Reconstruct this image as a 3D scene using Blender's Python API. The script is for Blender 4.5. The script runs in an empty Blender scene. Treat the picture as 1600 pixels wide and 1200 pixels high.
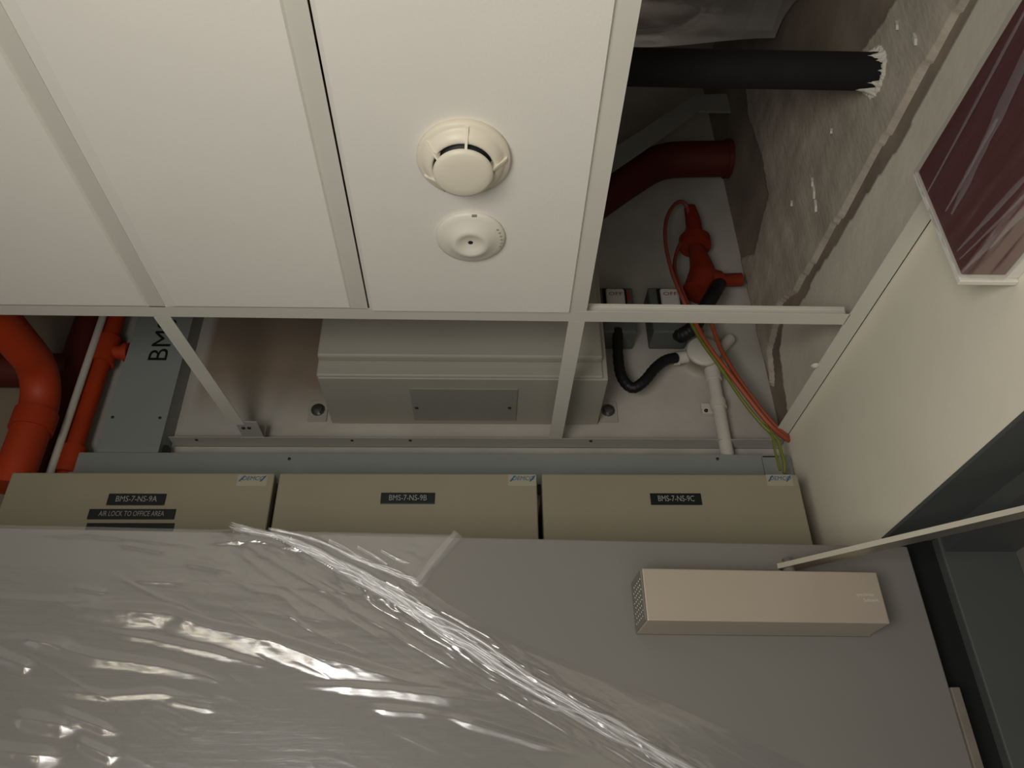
import bpy, bmesh, math, random
import numpy as np
from mathutils import Vector, Matrix

random.seed(7)
D = bpy.data
SC = bpy.context.scene
COL = SC.collection
H = 1.60            # eye height: every z below is given relative to it

# ------------------------------------------------------------------ camera
PITCH, YAW, ROLL, FPX = 0.572554, 0.0379556, -0.01415, 1233.4
_f = Vector((math.sin(YAW) * math.cos(PITCH), math.cos(YAW) * math.cos(PITCH), math.sin(PITCH)))
_r = Vector((math.cos(YAW), -math.sin(YAW), 0))
_u = _r.cross(_f)
RT = _r * math.cos(ROLL) + _u * math.sin(ROLL)
UP = _u * math.cos(ROLL) - _r * math.sin(ROLL)
cam = D.cameras.new('camera')
cam.sensor_fit = 'HORIZONTAL'; cam.sensor_width = 36.0
cam.lens = 36.0 * FPX / 1600.0
cam.clip_start = 0.01; cam.clip_end = 60
camo = D.objects.new('camera', cam); COL.objects.link(camo)
camo.matrix_world = Matrix(((RT.x, UP.x, -_f.x, 0), (RT.y, UP.y, -_f.y, 0), (RT.z, UP.z, -_f.z, H), (0, 0, 0, 1)))
SC.camera = camo

# ------------------------------------------------------------------ world, lights, exposure
w = D.worlds.new('world'); SC.world = w; w.use_nodes = True
bg = w.node_tree.nodes['Background']
bg.inputs['Color'].default_value = (1.0, 0.97, 0.92, 1); bg.inputs['Strength'].default_value = 0.04

def area(name, loc, target, size, power, color, size_y=None):
    l = D.lights.new(name, 'AREA'); l.energy = power; l.color = color; l.size = size
    if size_y: l.shape = 'RECTANGLE'; l.size_y = size_y
    o = D.objects.new(name, l); COL.objects.link(o)
    o.location = (loc[0], loc[1], loc[2] + H)
    d = Vector(target) - Vector(loc)
    o.rotation_euler = d.to_track_quat('-Z', 'Y').to_euler()
    return o
area('corridor_lamp', (-0.38, -0.32, -0.14), (0.66, 0.32, 0.50), 0.5, 10.2, (1.0, 0.965, 0.91))
area('floor_bounce', (0.0, -0.5, -1.0), (0.0, 0.3, 0.7), 1.2, 5.4, (1.0, 0.965, 0.91))
area('left_fill', (-1.25, 0.25, -0.2), (0.3, 0.8, 0.5), 0.5, 0.45, (0.96, 0.98, 1.0))  # fill light added on the left to lift the right wall
area('film_glint_light', (-1.00, -1.0, -0.35), (-0.2, 0.9, 0.25), 0.22, 1.8, (1.0, 0.88, 0.68))  # warm light added low so the film folds catch bright streaks

SC.view_settings.view_transform = 'Standard'
SC.view_settings.look = 'None'
SC.view_settings.gamma = 1.0
SC.view_settings.use_curve_mapping = False
SC.view_settings.exposure = 0.0
try:
    SC.cycles.use_denoising = True
    SC.cycles.denoiser = 'OPENIMAGEDENOISE'
    SC.cycles.max_bounces = 10
    SC.cycles.transparent_max_bounces = 12
except Exception:
    pass

# ------------------------------------------------------------------ geometry of the view: a pixel of the 1600x1200 frame to a point on a plane
def ray(u, v): return RT * ((u - 800) / FPX) - UP * ((v - 600) / FPX) + _f
def py(u, v, y): d = ray(u, v); return d * (y / d.y)
def px(u, v, x): d = ray(u, v); return d * (x / d.x)
def pz(u, v, z): d = ray(u, v); return d * (z / d.z)

# ------------------------------------------------------------------ materials
def lin(c):
    return tuple((x / 12.92 if x <= 0.04045 else ((x + 0.055) / 1.055) ** 2.4) for x in [q / 255 for q in c])

def mat(name, rgb, rough=0.6, metal=0.0, var=0.06, scale=8.0, bump=0.0, bscale=120.0, spec=0.4, stretch=None):
    m = D.materials.new(name); m.use_nodes = True
    n = m.node_tree.nodes; L = m.node_tree.links
    b = n['Principled BSDF']
    b.inputs['Roughness'].default_value = rough; b.inputs['Metallic'].default_value = metal
    b.inputs['Specular IOR Level'].default_value = spec
    c = lin(rgb)
    tc = n.new('ShaderNodeTexCoord')
    src = tc.outputs['Object']
    if stretch:
        mp = n.new('ShaderNodeMapping'); mp.inputs['Scale'].default_value = stretch
        L.new(src, mp.inputs['Vector']); src = mp.outputs['Vector']
    nz = n.new('ShaderNodeTexNoise'); nz.inputs['Scale'].default_value = scale; nz.inputs['Detail'].default_value = 5
    L.new(src, nz.inputs['Vector'])
    cr = n.new('ShaderNodeValToRGB')
    cr.color_ramp.elements[0].position = 0.3; cr.color_ramp.elements[1].position = 0.7
    cr.color_ramp.elements[0].color = tuple(x * (1 - var) for x in c) + (1,)
    cr.color_ramp.elements[1].color = tuple(min(1, x * (1 + var)) for x in c) + (1,)
    L.new(nz.outputs['Fac'], cr.inputs['Fac']); L.new(cr.outputs['Color'], b.inputs['Base Color'])
    if bump:
        n2 = n.new('ShaderNodeTexNoise'); n2.inputs['Scale'].default_value = bscale; n2.inputs['Detail'].default_value = 4
        L.new(src, n2.inputs['Vector'])
        bp = n.new('ShaderNodeBump'); bp.inputs['Strength'].default_value = bump; bp.inputs['Distance'].default_value = 0.002
        L.new(n2.outputs['Fac'], bp.inputs['Height']); L.new(bp.outputs['Normal'], b.inputs['Normal'])
    return m

def film_mat(name, gloss, haze, rough, tint=(0.95, 0.95, 0.95), bscale=60, bump=0.35, stretch=None):
    m = D.materials.new(name); m.use_nodes = True
    n = m.node_tree.nodes; L = m.node_tree.links
    n.remove(n['Principled BSDF']); out = n['Material Output']
    tr = n.new('ShaderNodeBsdfTransparent'); tr.inputs['Color'].default_value = (1, 1, 1, 1)
    gl = n.new('ShaderNodeBsdfGlossy'); gl.inputs['Roughness'].default_value = rough; gl.inputs['Color'].default_value = tint + (1,)
    df = n.new('ShaderNodeBsdfDiffuse'); df.inputs['Color'].default_value = tint + (1,)
    tc = n.new('ShaderNodeTexCoord')
    nz = n.new('ShaderNodeTexNoise'); nz.inputs['Scale'].default_value = bscale; nz.inputs['Detail'].default_value = 5
    if stretch:
        mp = n.new('ShaderNodeMapping'); mp.inputs['Scale'].default_value = stretch; mp.inputs['Rotation'].default_value = (0, math.radians(-12), 0)
        L.new(tc.outputs['Object'], mp.inputs['Vector']); L.new(mp.outputs['Vector'], nz.inputs['Vector'])
    else: L.new(tc.outputs['Object'], nz.inputs['Vector'])
    bp = n.new('ShaderNodeBump'); bp.inputs['Strength'].default_value = bump; bp.inputs['Distance'].default_value = 0.002
    L.new(nz.outputs['Fac'], bp.inputs['Height']); L.new(bp.outputs['Normal'], gl.inputs['Normal'])
    m1 = n.new('ShaderNodeMixShader'); m1.inputs['Fac'].default_value = haze
    m2 = n.new('ShaderNodeMixShader'); m2.inputs['Fac'].default_value = gloss
    L.new(tr.outputs[0], m1.inputs[1]); L.new(df.outputs[0], m1.inputs[2])
    L.new(m1.outputs[0], m2.inputs[1]); L.new(gl.outputs[0], m2.inputs[2])
    L.new(m2.outputs[0], out.inputs['Surface'])
    return m

M = dict(
    tile=mat('ceiling_tile_white', (226, 222, 212), 0.75, var=0.02, scale=5, bump=0.12, bscale=220),
    tee=mat('tee_bar_white', (205, 202, 190), 0.5, var=0.03),
    teedark=mat('tee_bar_grey', (170, 168, 160), 0.5, var=0.03),
    paint=mat('wall_paint_cream', (232, 226, 206), 0.7, var=0.04, scale=4, bump=0.25, bscale=40),
    rawwall=mat('raw_brown_blockwork', (134, 121, 106), 0.9, var=0.25, scale=9, bump=0.5, bscale=60),
    coat=mat('rough_plaster_coat', (178, 168, 152), 0.9, var=0.22, scale=7, bump=0.7, bscale=55, stretch=(1, 2.4, 1)),
    coat2=mat('smooth_plaster_strip', (208, 201, 184), 0.85, var=0.10, scale=6, bump=0.35, bscale=70),
    white_plaster=mat('torn_white_plaster', (205, 200, 188), 0.9, var=0.1, bump=0.5, bscale=80),
    slab=mat('brown_concrete_soffit', (140, 128, 112), 0.9, var=0.15, scale=6, bump=0.4, bscale=50),
    trunk=mat('grey_green_trunking', (136, 142, 138), 0.45, var=0.03),
    enclosure=mat('beige_enclosure_paint', (147, 140, 120), 0.5, var=0.03, bump=0.08, bscale=400),
    plate=mat('black_engraved_plate', (22, 26, 28), 0.4, var=0.1),
    lettergrey=mat('pale_grey_print', (205, 201, 192), 0.6, var=0.02),
    letter=mat('white_engraving', (150, 150, 146), 0.6, var=0.05),
    blue=mat('blue_logo_ink', (44, 96, 132), 0.5, var=0.05),
    pale=mat('pale_sticker_ink', (150, 150, 128), 0.5, var=0.05),
    sticker=mat('clear_sticker', (162, 157, 138), 0.35, var=0.03),
    black=mat('black_ink', (16, 17, 17), 0.6, var=0.05),
    cabinet=mat('light_grey_cabinet', (160, 157, 145), 0.45, var=0.03, bump=0.05, bscale=300),
    gland=mat('grey_gland_plate', (138, 137, 127), 0.5, var=0.03),
    steel=mat('zinc_steel', (130, 130, 126), 0.35, metal=0.9, var=0.1),
    screw=mat('dark_screw', (40, 40, 38), 0.5, var=0.1),
    isolator=mat('grey_isolator_box', (92, 95, 92), 0.6, var=0.05),
    rocker=mat('white_switch_rocker', (205, 200, 192), 0.4, var=0.03),
    red_ink=mat('red_print', (150, 60, 46), 0.6, var=0.05),
    rubber=mat('black_flexible_conduit', (17, 18, 18), 0.55, var=0.15),
    pvc=mat('white_pvc_conduit', (200, 196, 184), 0.4, var=0.03),
    orange=mat('orange_pipe_paint', (164, 52, 13), 0.55, var=0.10, scale=12),
    darkred=mat('dark_red_pipe_paint', (80, 24, 11), 0.6, var=0.15, scale=10),
    fitting=mat('orange_red_fitting', (124, 38, 15), 0.55, var=0.12, scale=14),
    cable=mat('orange_cable', (160, 80, 52), 0.5, var=0.06),
    cable_red=mat('salmon_red_cable', (140, 66, 54), 0.5, var=0.06),
    earth=mat('green_yellow_earth_wire', (112, 118, 46), 0.5, var=0.1, scale=60),
    blackpipe=mat('black_foam_pipe', (15, 15, 14), 0.85, var=0.3, scale=20, bump=0.4, bscale=70),
    tray=mat('galvanised_strip', (150, 150, 142), 0.5, metal=0.1, var=0.08),
    door=mat('grey_door_laminate', (123, 120, 114), 0.5, var=0.03, scale=3, bump=0.04, bscale=300),
    closer=mat('silver_grey_closer', (178, 166, 150), 0.42, metal=0.25, var=0.03, bump=0.05, bscale=500),
    closer_cap=mat('grey_closer_cap', (118, 116, 106), 0.5, var=0.05),
    arm=mat('brushed_closer_arm', (196, 192, 178), 0.38, metal=0.95, var=0.04),
    arm_under=mat('shaded_arm_underside', (104, 104, 100), 0.55, metal=0.2, var=0.04),  # darker arm colour with the underside's shade put in, not assigned
    frame=mat('dark_grey_frame', (78, 80, 79), 0.55, var=0.05),
    black_trim_shade=mat('black_trim_and_rebate_shade', (20, 21, 21), 0.7, var=0.1),  # plain black for trim and faceplates, also the painted rebate shade
    hinge=mat('brown_grey_hinge', (120, 112, 102), 0.5, var=0.15, scale=20),
    maroon=mat('maroon_box', (92, 42, 42), 0.6, var=0.12, scale=7, stretch=(1, 0.3, 1)),
    white_plastic=mat('white_plastic', (216, 212, 202), 0.45, var=0.03),
    detector=mat('ivory_detector_plastic', (224, 216, 196), 0.4, var=0.02),
    detector2=mat('white_detector_plastic', (222, 217, 203), 0.4, var=0.02),
    chamber=mat('dark_detector_mesh', (30, 36, 38), 0.6, var=0.2, scale=200),
    floor=mat('grey_floor', (120, 116, 110), 0.7, var=0.08),
    outer=mat('outer_wall_paint', (150, 150, 148), 0.7, var=0.04),
)
M['film'] = film_mat('clear_stretch_film', 0.115, 0.035, 0.20, bump=0.20, bscale=1.0, stretch=(16, 16, 120))
M['film_dense'] = film_mat('bunched_stretch_film', 0.15, 0.20, 0.36, bscale=140)
M['film_tail'] = film_mat('twisted_film_tail', 0.10, 0.07, 0.3, bscale=90)
M['film_thin'] = film_mat('thin_maroon_wrap_film', 0.20, 0.02, 0.22, bscale=30)
M['film_void'] = film_mat('milky_sheet_film', 0.35, 0.34, 0.2, bscale=40)
M['film_band'] = film_mat('crease_highlight_film', 0.07, 0.085, 0.3, bscale=60)

# back wall: white paint below, left unpainted (brown) higher up between trunking and cabinet
def back_wall_mat():
    m = D.materials.new('back_wall_paint'); m.use_nodes = True
    n = m.node_tree.nodes; L = m.node_tree.links; b = n['Principled BSDF']
    b.inputs['Roughness'].default_value = 0.75
    tc = n.new('ShaderNodeTexCoord'); sp = n.new('ShaderNodeSeparateXYZ'); L.new(tc.outputs['Object'], sp.inputs[0])
    nz = n.new('ShaderNodeTexNoise'); nz.inputs['Scale'].default_value = 9; nz.inputs['Detail'].default_value = 4
    L.new(tc.outputs['Object'], nz.inputs['Vector'])
    def mth(op, a, b_=None, clamp=False):
        q = n.new('ShaderNodeMath'); q.operation = op; q.use_clamp = clamp
        for i, x in enumerate((a, b_)):
            if x is None: continue
            if isinstance(x, (int, float)): q.inputs[i].default_value = x
            else: L.new(x, q.inputs[i])
        return q.outputs[0]
    zz = mth('ADD', sp.outputs['Z'], mth('MULTIPLY', mth('SUBTRACT', nz.outputs['Fac'], 0.5), 0.10))
    fz = mth('MULTIPLY', mth('SUBTRACT', zz, H + 0.765), 11.0, True)
    fx = mth('MULTIPLY', mth('SUBTRACT', -0.25, sp.outputs['X']), 30.0, True)
    fl = mth('MULTIPLY', mth('ADD', sp.outputs['X'], 0.565), 60.0, True)
    far = mth('MULTIPLY', mth('SUBTRACT', -0.775, sp.outputs['X']), 60.0, True)  # far left browned in the colour too, where the wall lies dim
    f = mth('MAXIMUM', mth('MULTIPLY', mth('MULTIPLY', fz, fx), fl), far)
    mx = n.new('ShaderNodeMix'); mx.data_type = 'RGBA'
    L.new(f, mx.inputs['Factor'])
    cr = n.new('ShaderNodeValToRGB')
    cr.color_ramp.elements[0].position = .3; cr.color_ramp.elements[1].position = .7
    a = lin((168, 163, 153)); a2 = lin((184, 179, 169))
    cr.color_ramp.elements[0].color = a + (1,); cr.color_ramp.elements[1].color = a2 + (1,)
    L.new(nz.outputs['Fac'], cr.inputs['Fac'])
    L.new(cr.outputs['Color'], mx.inputs['A']); mx.inputs['B'].default_value = lin((136, 120, 102)) + (1,)
    L.new(mx.outputs['Result'], b.inputs['Base Color'])
    n2 = n.new('ShaderNodeTexNoise'); n2.inputs['Scale'].default_value = 90; L.new(tc.outputs['Object'], n2.inputs['Vector'])
    bp = n.new('ShaderNodeBump'); bp.inputs['Strength'].default_value = 0.3; bp.inputs['Distance'].default_value = 0.002
    L.new(n2.outputs['Fac'], bp.inputs['Height']); L.new(bp.outputs['Normal'], b.inputs['Normal'])
    return m
M['backwall'] = back_wall_mat()

# ------------------------------------------------------------------ mesh building
ROOTM = {}
class MB:
    def __init__(s): s.v = []; s.f = []; s.sm = []
    def add(s, verts, faces, smooth=False):
        o = len(s.v); s.v += [Vector(p) for p in verts]
        for f in faces: s.f.append([i + o for i in f]); s.sm.append(smooth)
        return s
    def box(s, x0, x1, y0, y1, z0, z1, bev=0.0):
        if bev:
            bm = bmesh.new(); bmesh.ops.create_cube(bm, size=1)
            for q in bm.verts:
                q.co = Vector(((x0 + x1) / 2 + q.co.x * (x1 - x0), (y0 + y1) / 2 + q.co.y * (y1 - y0), (z0 + z1) / 2 + q.co.z * (z1 - z0)))
            bmesh.ops.bevel(bm, geom=bm.edges[:], offset=bev, segments=2, affect='EDGES', profile=0.5)
            bm.verts.index_update()
            s.add([q.co.copy() for q in bm.verts], [[q.index for q in f.verts] for f in bm.faces]); bm.free()
            return s
        return s.add([(x0, y0, z0), (x1, y0, z0), (x1, y1, z0), (x0, y1, z0), (x0, y0, z1), (x1, y0, z1), (x1, y1, z1), (x0, y1, z1)],
                     [(3, 2, 1, 0), (4, 5, 6, 7), (0, 1, 5, 4), (1, 2, 6, 5), (2, 3, 7, 6), (3, 0, 4, 7)])
    def tube(s, pts, r, n=14, caps=True, rr=None):
        pts = [Vector(p) for p in pts]; k = len(pts); vs = []; nrm = None
        for i, p in enumerate(pts):
            t = (pts[min(i + 1, k - 1)] - pts[max(i - 1, 0)]).normalized()
            if nrm is None:
                a = Vector((0, 0, 1)) if abs(t.z) < 0.9 else Vector((1, 0, 0))
                nrm = (a - t * a.dot(t)).normalized()
            else: nrm = (nrm - t * nrm.dot(t)).normalized()
            bn = t.cross(nrm); q = rr[i] if rr else r
            for j in range(n):
                a = 2 * math.pi * j / n
                vs.append(p + (nrm * math.cos(a) + bn * math.sin(a)) * q)
        fs = [(i * n + j, i * n + (j + 1) % n, (i + 1) * n + (j + 1) % n, (i + 1) * n + j) for i in range(k - 1) for j in range(n)]
        s.add(vs, fs, True)
        if caps: s.add(vs[:n], [tuple(range(n - 1, -1, -1))]); s.add(vs[-n:], [tuple(range(n))])
        return s
    def lathe(s, prof, c, axis=(0, 0, 1), n=40, smooth=True):
        ax = Vector(axis).normalized(); a = Vector((1, 0, 0)) if abs(ax.x) < .9 else Vector((0, 1, 0))
        e1 = (a - ax * a.dot(ax)).normalized(); e2 = ax.cross(e1); c = Vector(c); vs = []
        for r, h in prof:
            for j in range(n):
                t = 2 * math.pi * j / n
                vs.append(c + ax * h + (e1 * math.cos(t) + e2 * math.sin(t)) * r)
        fs = [(i * n + j, i * n + (j + 1) % n, (i + 1) * n + (j + 1) % n, (i + 1) * n + j) for i in range(len(prof) - 1) for j in range(n)]
        return s.add(vs, fs, smooth)
    def prism(s, poly, d):
        d = Vector(d); poly = [Vector(p) for p in poly]; n = len(poly)
        vs = poly + [p + d for p in poly]
        return s.add(vs, [tuple(range(n - 1, -1, -1)), tuple(range(n, 2 * n))] + [(i, (i + 1) % n, n + (i + 1) % n, n + i) for i in range(n)])
    def build(s, name, m, parent=None, local=False):
        me = D.meshes.new(name)
        inv = Matrix.Identity(4)
        org = Vector((0, 0, 0))
        p = parent
        while p is not None and p.name not in ROOTM: p = p.parent
        if p is not None: inv = ROOTM[p.name].inverted()
        vs = [v if local else inv @ (v + Vector((0, 0, H))) for v in s.v]
        if parent is None:
            xs = [v.x for v in vs]; ys = [v.y for v in vs]; zs = [v.z for v in vs]
            org = Vector(((min(xs) + max(xs)) / 2, (min(ys) + max(ys)) / 2, min(zs)))
            if name in KEEP0: org = Vector((0, 0, 0))
            vs = [v - org for v in vs]
        me.from_pydata([tuple(v) for v in vs], [], s.f)
        me.polygons.foreach_set('use_smooth', s.sm)
        bm = bmesh.new(); bm.from_mesh(me); bmesh.ops.recalc_face_normals(bm, faces=bm.faces); bm.to_mesh(me); bm.free()
        me.materials.append(M[m] if isinstance(m, str) else m); me.update()
        o = D.objects.new(name, me); COL.objects.link(o); o.location = org
        if parent is not None: o.parent = parent
        return o
KEEP0 = {'wall_back'}

def tag(o, label=None, cat=None, group=None, kind=None):
    if label: o['label'] = label
    if cat: o['category'] = cat
    if group: o['group'] = group
    if kind: o['kind'] = kind
    return o

def thing(name, loc, label=None, cat=None, group=None, rz=0.0, kind=None):
    o = D.objects.new(name, None); COL.objects.link(o)
    o.location = (loc[0], loc[1], loc[2] + H); o.rotation_euler = (0, 0, rz)
    o.empty_display_size = 0.02
    ROOTM[o.name] = Matrix.Translation(o.location) @ Matrix.Rotation(rz, 4, 'Z')
    return tag(o, label, cat, group, kind)

def smooth_path(pts, n=8):
    pts = [Vector(p) for p in pts]; out = []
    for i in range(len(pts) - 1):
        p0 = pts[max(i - 1, 0)]; p1 = pts[i]; p2 = pts[i + 1]; p3 = pts[min(i + 2, len(pts) - 1)]
        for k in range(n):
            t = k / n
            out.append(0.5 * ((2 * p1) + (p2 - p0) * t + (2 * p0 - 5 * p1 + 4 * p2 - p3) * t * t + (3 * p1 - p0 - 3 * p2 + p3) * t ** 3))
    out.append(pts[-1]); return out

def text(name, s, m, parent, height, origin, ex, ey, stretch=1.0, depth=0.0004, shear=0.0, align='CENTER'):
    """flat lettering as a mesh: ex = reading direction, ey = up of the letters, origin = centre (or left) of the line."""
    cu = D.curves.new(name + '_curve', 'FONT'); cu.body = s; cu.align_x = align; cu.align_y = 'CENTER'
    cu.size = 1.0; cu.shear = shear; cu.resolution_u = 3
    t = D.objects.new(name + '_tmp', cu); COL.objects.link(t)
    dg = bpy.context.evaluated_depsgraph_get()
    me = D.meshes.new_from_object(t.evaluated_get(dg))
    D.objects.remove(t); D.curves.remove(cu)
    k = height / 0.70
    ex = Vector(ex).normalized(); ey = Vector(ey).normalized(); nz = ex.cross(ey); origin = Vector(origin)
    mb = MB()
    mb.v = [origin + ex * (q.co.x * k * stretch) + ey * (q.co.y * k) + nz * depth for q in me.vertices]
    mb.f = [list(p.vertices) for p in me.polygons]; mb.sm = [False] * len(mb.f)
    D.meshes.remove(me)
    return mb.build(name, m, parent)

# numpy value noise
def vnoise(x, y, seed=0):
    x = np.asarray(x, float); y = np.asarray(y, float)
    xi = np.floor(x).astype(np.int64); yi = np.floor(y).astype(np.int64); xf = x - xi; yf = y - yi
    def h(a, b):
        n = (a * 374761393 + b * 668265263 + seed * 1442695041) & 0xFFFFFFFF
        n = ((n ^ (n >> 13)) * 1274126177) & 0xFFFFFFFF
        return ((n ^ (n >> 16)) & 0xFFFF) / 65535.0
    u = xf * xf * xf * (xf * (xf * 6 - 15) + 10); v = yf * yf * yf * (yf * (yf * 6 - 15) + 10)
    return (h(xi, yi) * (1 - u) + h(xi + 1, yi) * u) * (1 - v) + (h(xi, yi + 1) * (1 - u) + h(xi + 1, yi + 1) * u) * v
def fbm(x, y, o=4, seed=0):
    r = 0; a = 0.5
    for i in range(o): r = r + a * vnoise(x * 2 ** i, y * 2 ** i, seed + i); a *= 0.5
    return r
def ridge(x, y, o=3, seed=0):
    r = 0; a = 0.6
    for i in range(o):
        r = r + a * (1 - np.abs(2 * vnoise(x * 2 ** i, y * 2 ** i, seed + i) - 1)) ** 2; a *= 0.45
    return r
def inside(poly, x, y):
    res = np.zeros(np.shape(x), bool); n = len(poly)
    for i in range(n):
        x0, y0 = poly[i]; x1, y1 = poly[(i + 1) % n]
        if y0 == y1: continue
        c = ((y0 > y) != (y1 > y)) & (x < (x1 - x0) * (y - y0) / (y1 - y0) + x0)
        res ^= c
    return res

# ================================================================== SETTING
ZC = 0.70      # underside of the ceiling grid
YB = 1.306     # back wall
XR = 0.554     # right wall
ZS = 1.78      # slab soffit
tag(MB().box(-2.6, 2.2, YB, YB + 0.12, -1.6, ZS).build('wall_back', 'backwall'), 'white painted back wall running up above the ceiling, bare brown patch high up', kind='structure')

YJ, ZH, XF = 1.03, 0.41, 0.725   # door opening: far jamb, head, depth of the frame
wr = MB()
wr.box(XR + 0.0085, 0.735, -2.2, YB, ZC - 0.01, ZS)         # raw masonry above the ceiling
wall_r = thing('wall_right', (XR, 0.3, -1.6), 'right wall: cream paint below the ceiling, rough plaster above it', kind='structure')
wr.build('masonry', 'rawwall', wall_r)
lo = MB().box(XR, 0.735, -2.2, YB, ZH + 0.002, ZC - 0.0001)
lo.box(XR, 0.735, YJ + 0.002, YB, -1.6, ZH + 0.002)
lo.box(XR, 0.735, -2.2, -0.2, -1.6, ZH + 0.002)
lo.build('painted_wall', 'paint', wall_r)

def coat(name, poly, xf, xb, m, cell=0.0045, rough=0.012, relief=0.004, seed=1):
    ys = [p[0] for p in poly]; zs = [p[1] for p in poly]
    ny = int((max(ys) - min(ys)) / cell) + 6; nz = int((max(zs) - min(zs)) / cell) + 6
    Y, Z = np.meshgrid(min(ys) - 2 * cell + np.arange(ny) * cell, min(zs) - 2 * cell + np.arange(nz) * cell, indexing='ij')
    jy = Y; Z0 = Z + 0.010 * (fbm(Y * 5, Z * 5, 2, seed + 5) - .5)
    jy = Y + (fbm(Y * 14, Z * 14, 4, seed) - .47) * rough * 2.4; jz = Z0 + (fbm(Y * 14, Z * 14, 4, seed + 9) - .47) * rough * 2.4
    ins = inside(poly, jy, jz)
    er = ins.copy()
    er[1:-1, 1:-1] = ins[1:-1, 1:-1] & ins[:-2, 1:-1] & ins[2:, 1:-1] & ins[1:-1, :-2] & ins[1:-1, 2:]
    X = np.where(er, xf - relief * 0 + relief * (fbm(Y * 9, Z * 14, 4, seed + 3) - .5) * 2, xb + 0.001)
    idx = -np.ones(ins.shape, int); mb = MB(); vs = []; fs = []
    for i in range(ny - 1):
        for j in range(nz - 1):
            c = [(i, j), (i + 1, j), (i + 1, j + 1), (i, j + 1)]
            if not any(ins[q] for q in c): continue
            f = []
            for q in c:
                if idx[q] < 0: idx[q] = len(vs); vs.append((X[q], Y[q], Z[q]))
                f.append(idx[q])
            fs.append(f)
    return mb.add(vs, fs, True).build(name, m, wall_r)
# smooth strip just above the ceiling, then a recessed crack, then the rough coat with a ragged top edge
coat('plaster_strip', [(-0.4, 0.690), (-0.4, 0.845), (0.63, 0.851), (1.11, 0.880), (1.165, 0.905), (1.215, 0.868), (1.235, 0.80), (1.252, 0.69)], XR + 0.001, XR + 0.0085, 'coat2', rough=0.006, relief=0.0015, seed=4)
coat('plaster_coat', [(-0.4, 0.862), (0.63, 0.871), (1.10, 0.905), (1.165, 0.93), (1.26, 0.89), (1.296, 0.80), (1.30, 1.17), (1.22, 1.12), (1.10, 1.16), (1.09, 1.26), (1.10, 1.40), (1.07, 1.49),
     (0.97, 1.36), (0.86, 1.18), (0.76, 1.08), (0.70, 1.055), (0.60, 1.02), (0.50, 1.03), (0.3, 1.00), (-0.4, 1.02)], XR + 0.001, XR + 0.0085, 'coat', rough=0.008, relief=0.003, seed=21)
# loose white flakes of torn plaster hanging off the coat
fl = MB()
for (u, v, s_) in ((1270, 300, .014), (1273, 322, .012), (1268, 285, .009), (1428, 62, .010), (1400, 40, .008), (1236, 318, .006), (1298, 205, .005)):
    p = px(u, v, XR - 0.003)
    fl.prism([p + Vector((0, -s_ * .3, s_)), p + Vector((0, s_ * .35, s_ * .5)), p + Vector((-.002, s_ * .15, -s_)), p + Vector((-.002, -s_ * .35, -s_ * .3))], (0.004, 0, 0))
fl.build('plaster_flake', 'white_plaster', wall_r)

tag(MB().box(-2.6, 2.2, -2.2, YB, ZS, ZS + 0.15).build('ceiling_slab', 'slab'), 'dark concrete slab soffit above the ceiling void', kind='structure')
tag(MB().box(-2.6, 2.2, -2.2, YB, -1.70, -1.60).build('floor', 'floor'), 'grey floor', kind='structure')
# the space beyond the doorway
tag(MB().box(1.75, 1.85, -1.5, YB, -1.6, ZC).build('wall_outer', 'outer'), 'pale wall of the space beyond the doorway', kind='structure')
tag(MB().box(0.736, 1.75, -1.5, YB, 0.62, ZC - 0.02).build('ceiling_outer', 'outer'), 'pale ceiling of the space beyond the doorway', kind='structure')

# door frame (steel lining)
fr = thing('trim_1', (0.64, YJ, -1.6), 'dark grey steel door frame in the right wall', kind='structure')
MB().box(XR - 0.001, XF, -0.2, YJ - 0.001, ZH - 0.004, ZH + 0.001).box(0.626, XF, -0.2, YJ - 0.016, ZH - 0.026, ZH - 0.004).build('frame_head', 'frame', fr)
MB().box(0.622, XF, YJ - 0.02, YJ + 0.001, -1.6, ZH - 0.004, 0.002).build('frame_jamb', 'frame', fr)
MB().box(XR - 0.001, 0.6215, YJ - 0.004, YJ + 0.001, -1.6, ZH - 0.004).build('rebate_shade', 'black_trim_shade', fr)  # black strip painted in for the shade of door gap and rebate

# ------------------------------------------------------------------ suspended ceiling
ceil = thing('ceiling', (0, 0.3, ZC), 'suspended white plank-tile ceiling with tiles missing along the back and right', kind='structure')
TX = [-1.37, -1.07, -0.766, -0.4655, -0.1815, 0.1305]
TW = 0.012
def tile(x0, x1, y0, y1, zb, bl, br, bf, dz):
    a = MB(); z1 = zb + 0.014      # bl, br, bf: width of the bevel on the left, right and far edge
    a.add([(x0, y0, zb + dz), (x1, y0, zb + dz), (x1, y1, zb + dz), (x0, y1, zb + dz),
           (x0 + bl, y0 + bf, zb), (x1 - br, y0 + bf, zb), (x1 - br, y1 - bf, zb), (x0 + bl, y1 - bf, zb),
           (x0, y0, z1), (x1, y0, z1), (x1, y1, z1), (x0, y1, z1)],
          [(4, 5, 6, 7), (0, 1, 5, 4), (1, 2, 6, 5), (2, 3, 7, 6), (3, 0, 4, 7), (8, 9, 10, 11), (0, 1, 9, 8), (1, 2, 10, 9), (2, 3, 11, 10), (3, 0, 8, 11)])
    return a.build('ceiling_tile', 'tile', ceil)
YT = 0.903
for i in range(5):
    x0, x1 = TX[i], TX[i + 1]
    if i == 4: tile(x0 + TW + 0.0022, x1 - TW + 0.001, -0.28, YT - TW, ZC - 0.0045, 0.006, 0.003, 0.002, 0.0058)
    else: tile(x0 + TW - 0.003, x1 - TW + 0.003, -0.28, YT - TW + 0.003, ZC - 0.0026, 0.020, 0.004, 0.009, 0.0042)
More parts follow.
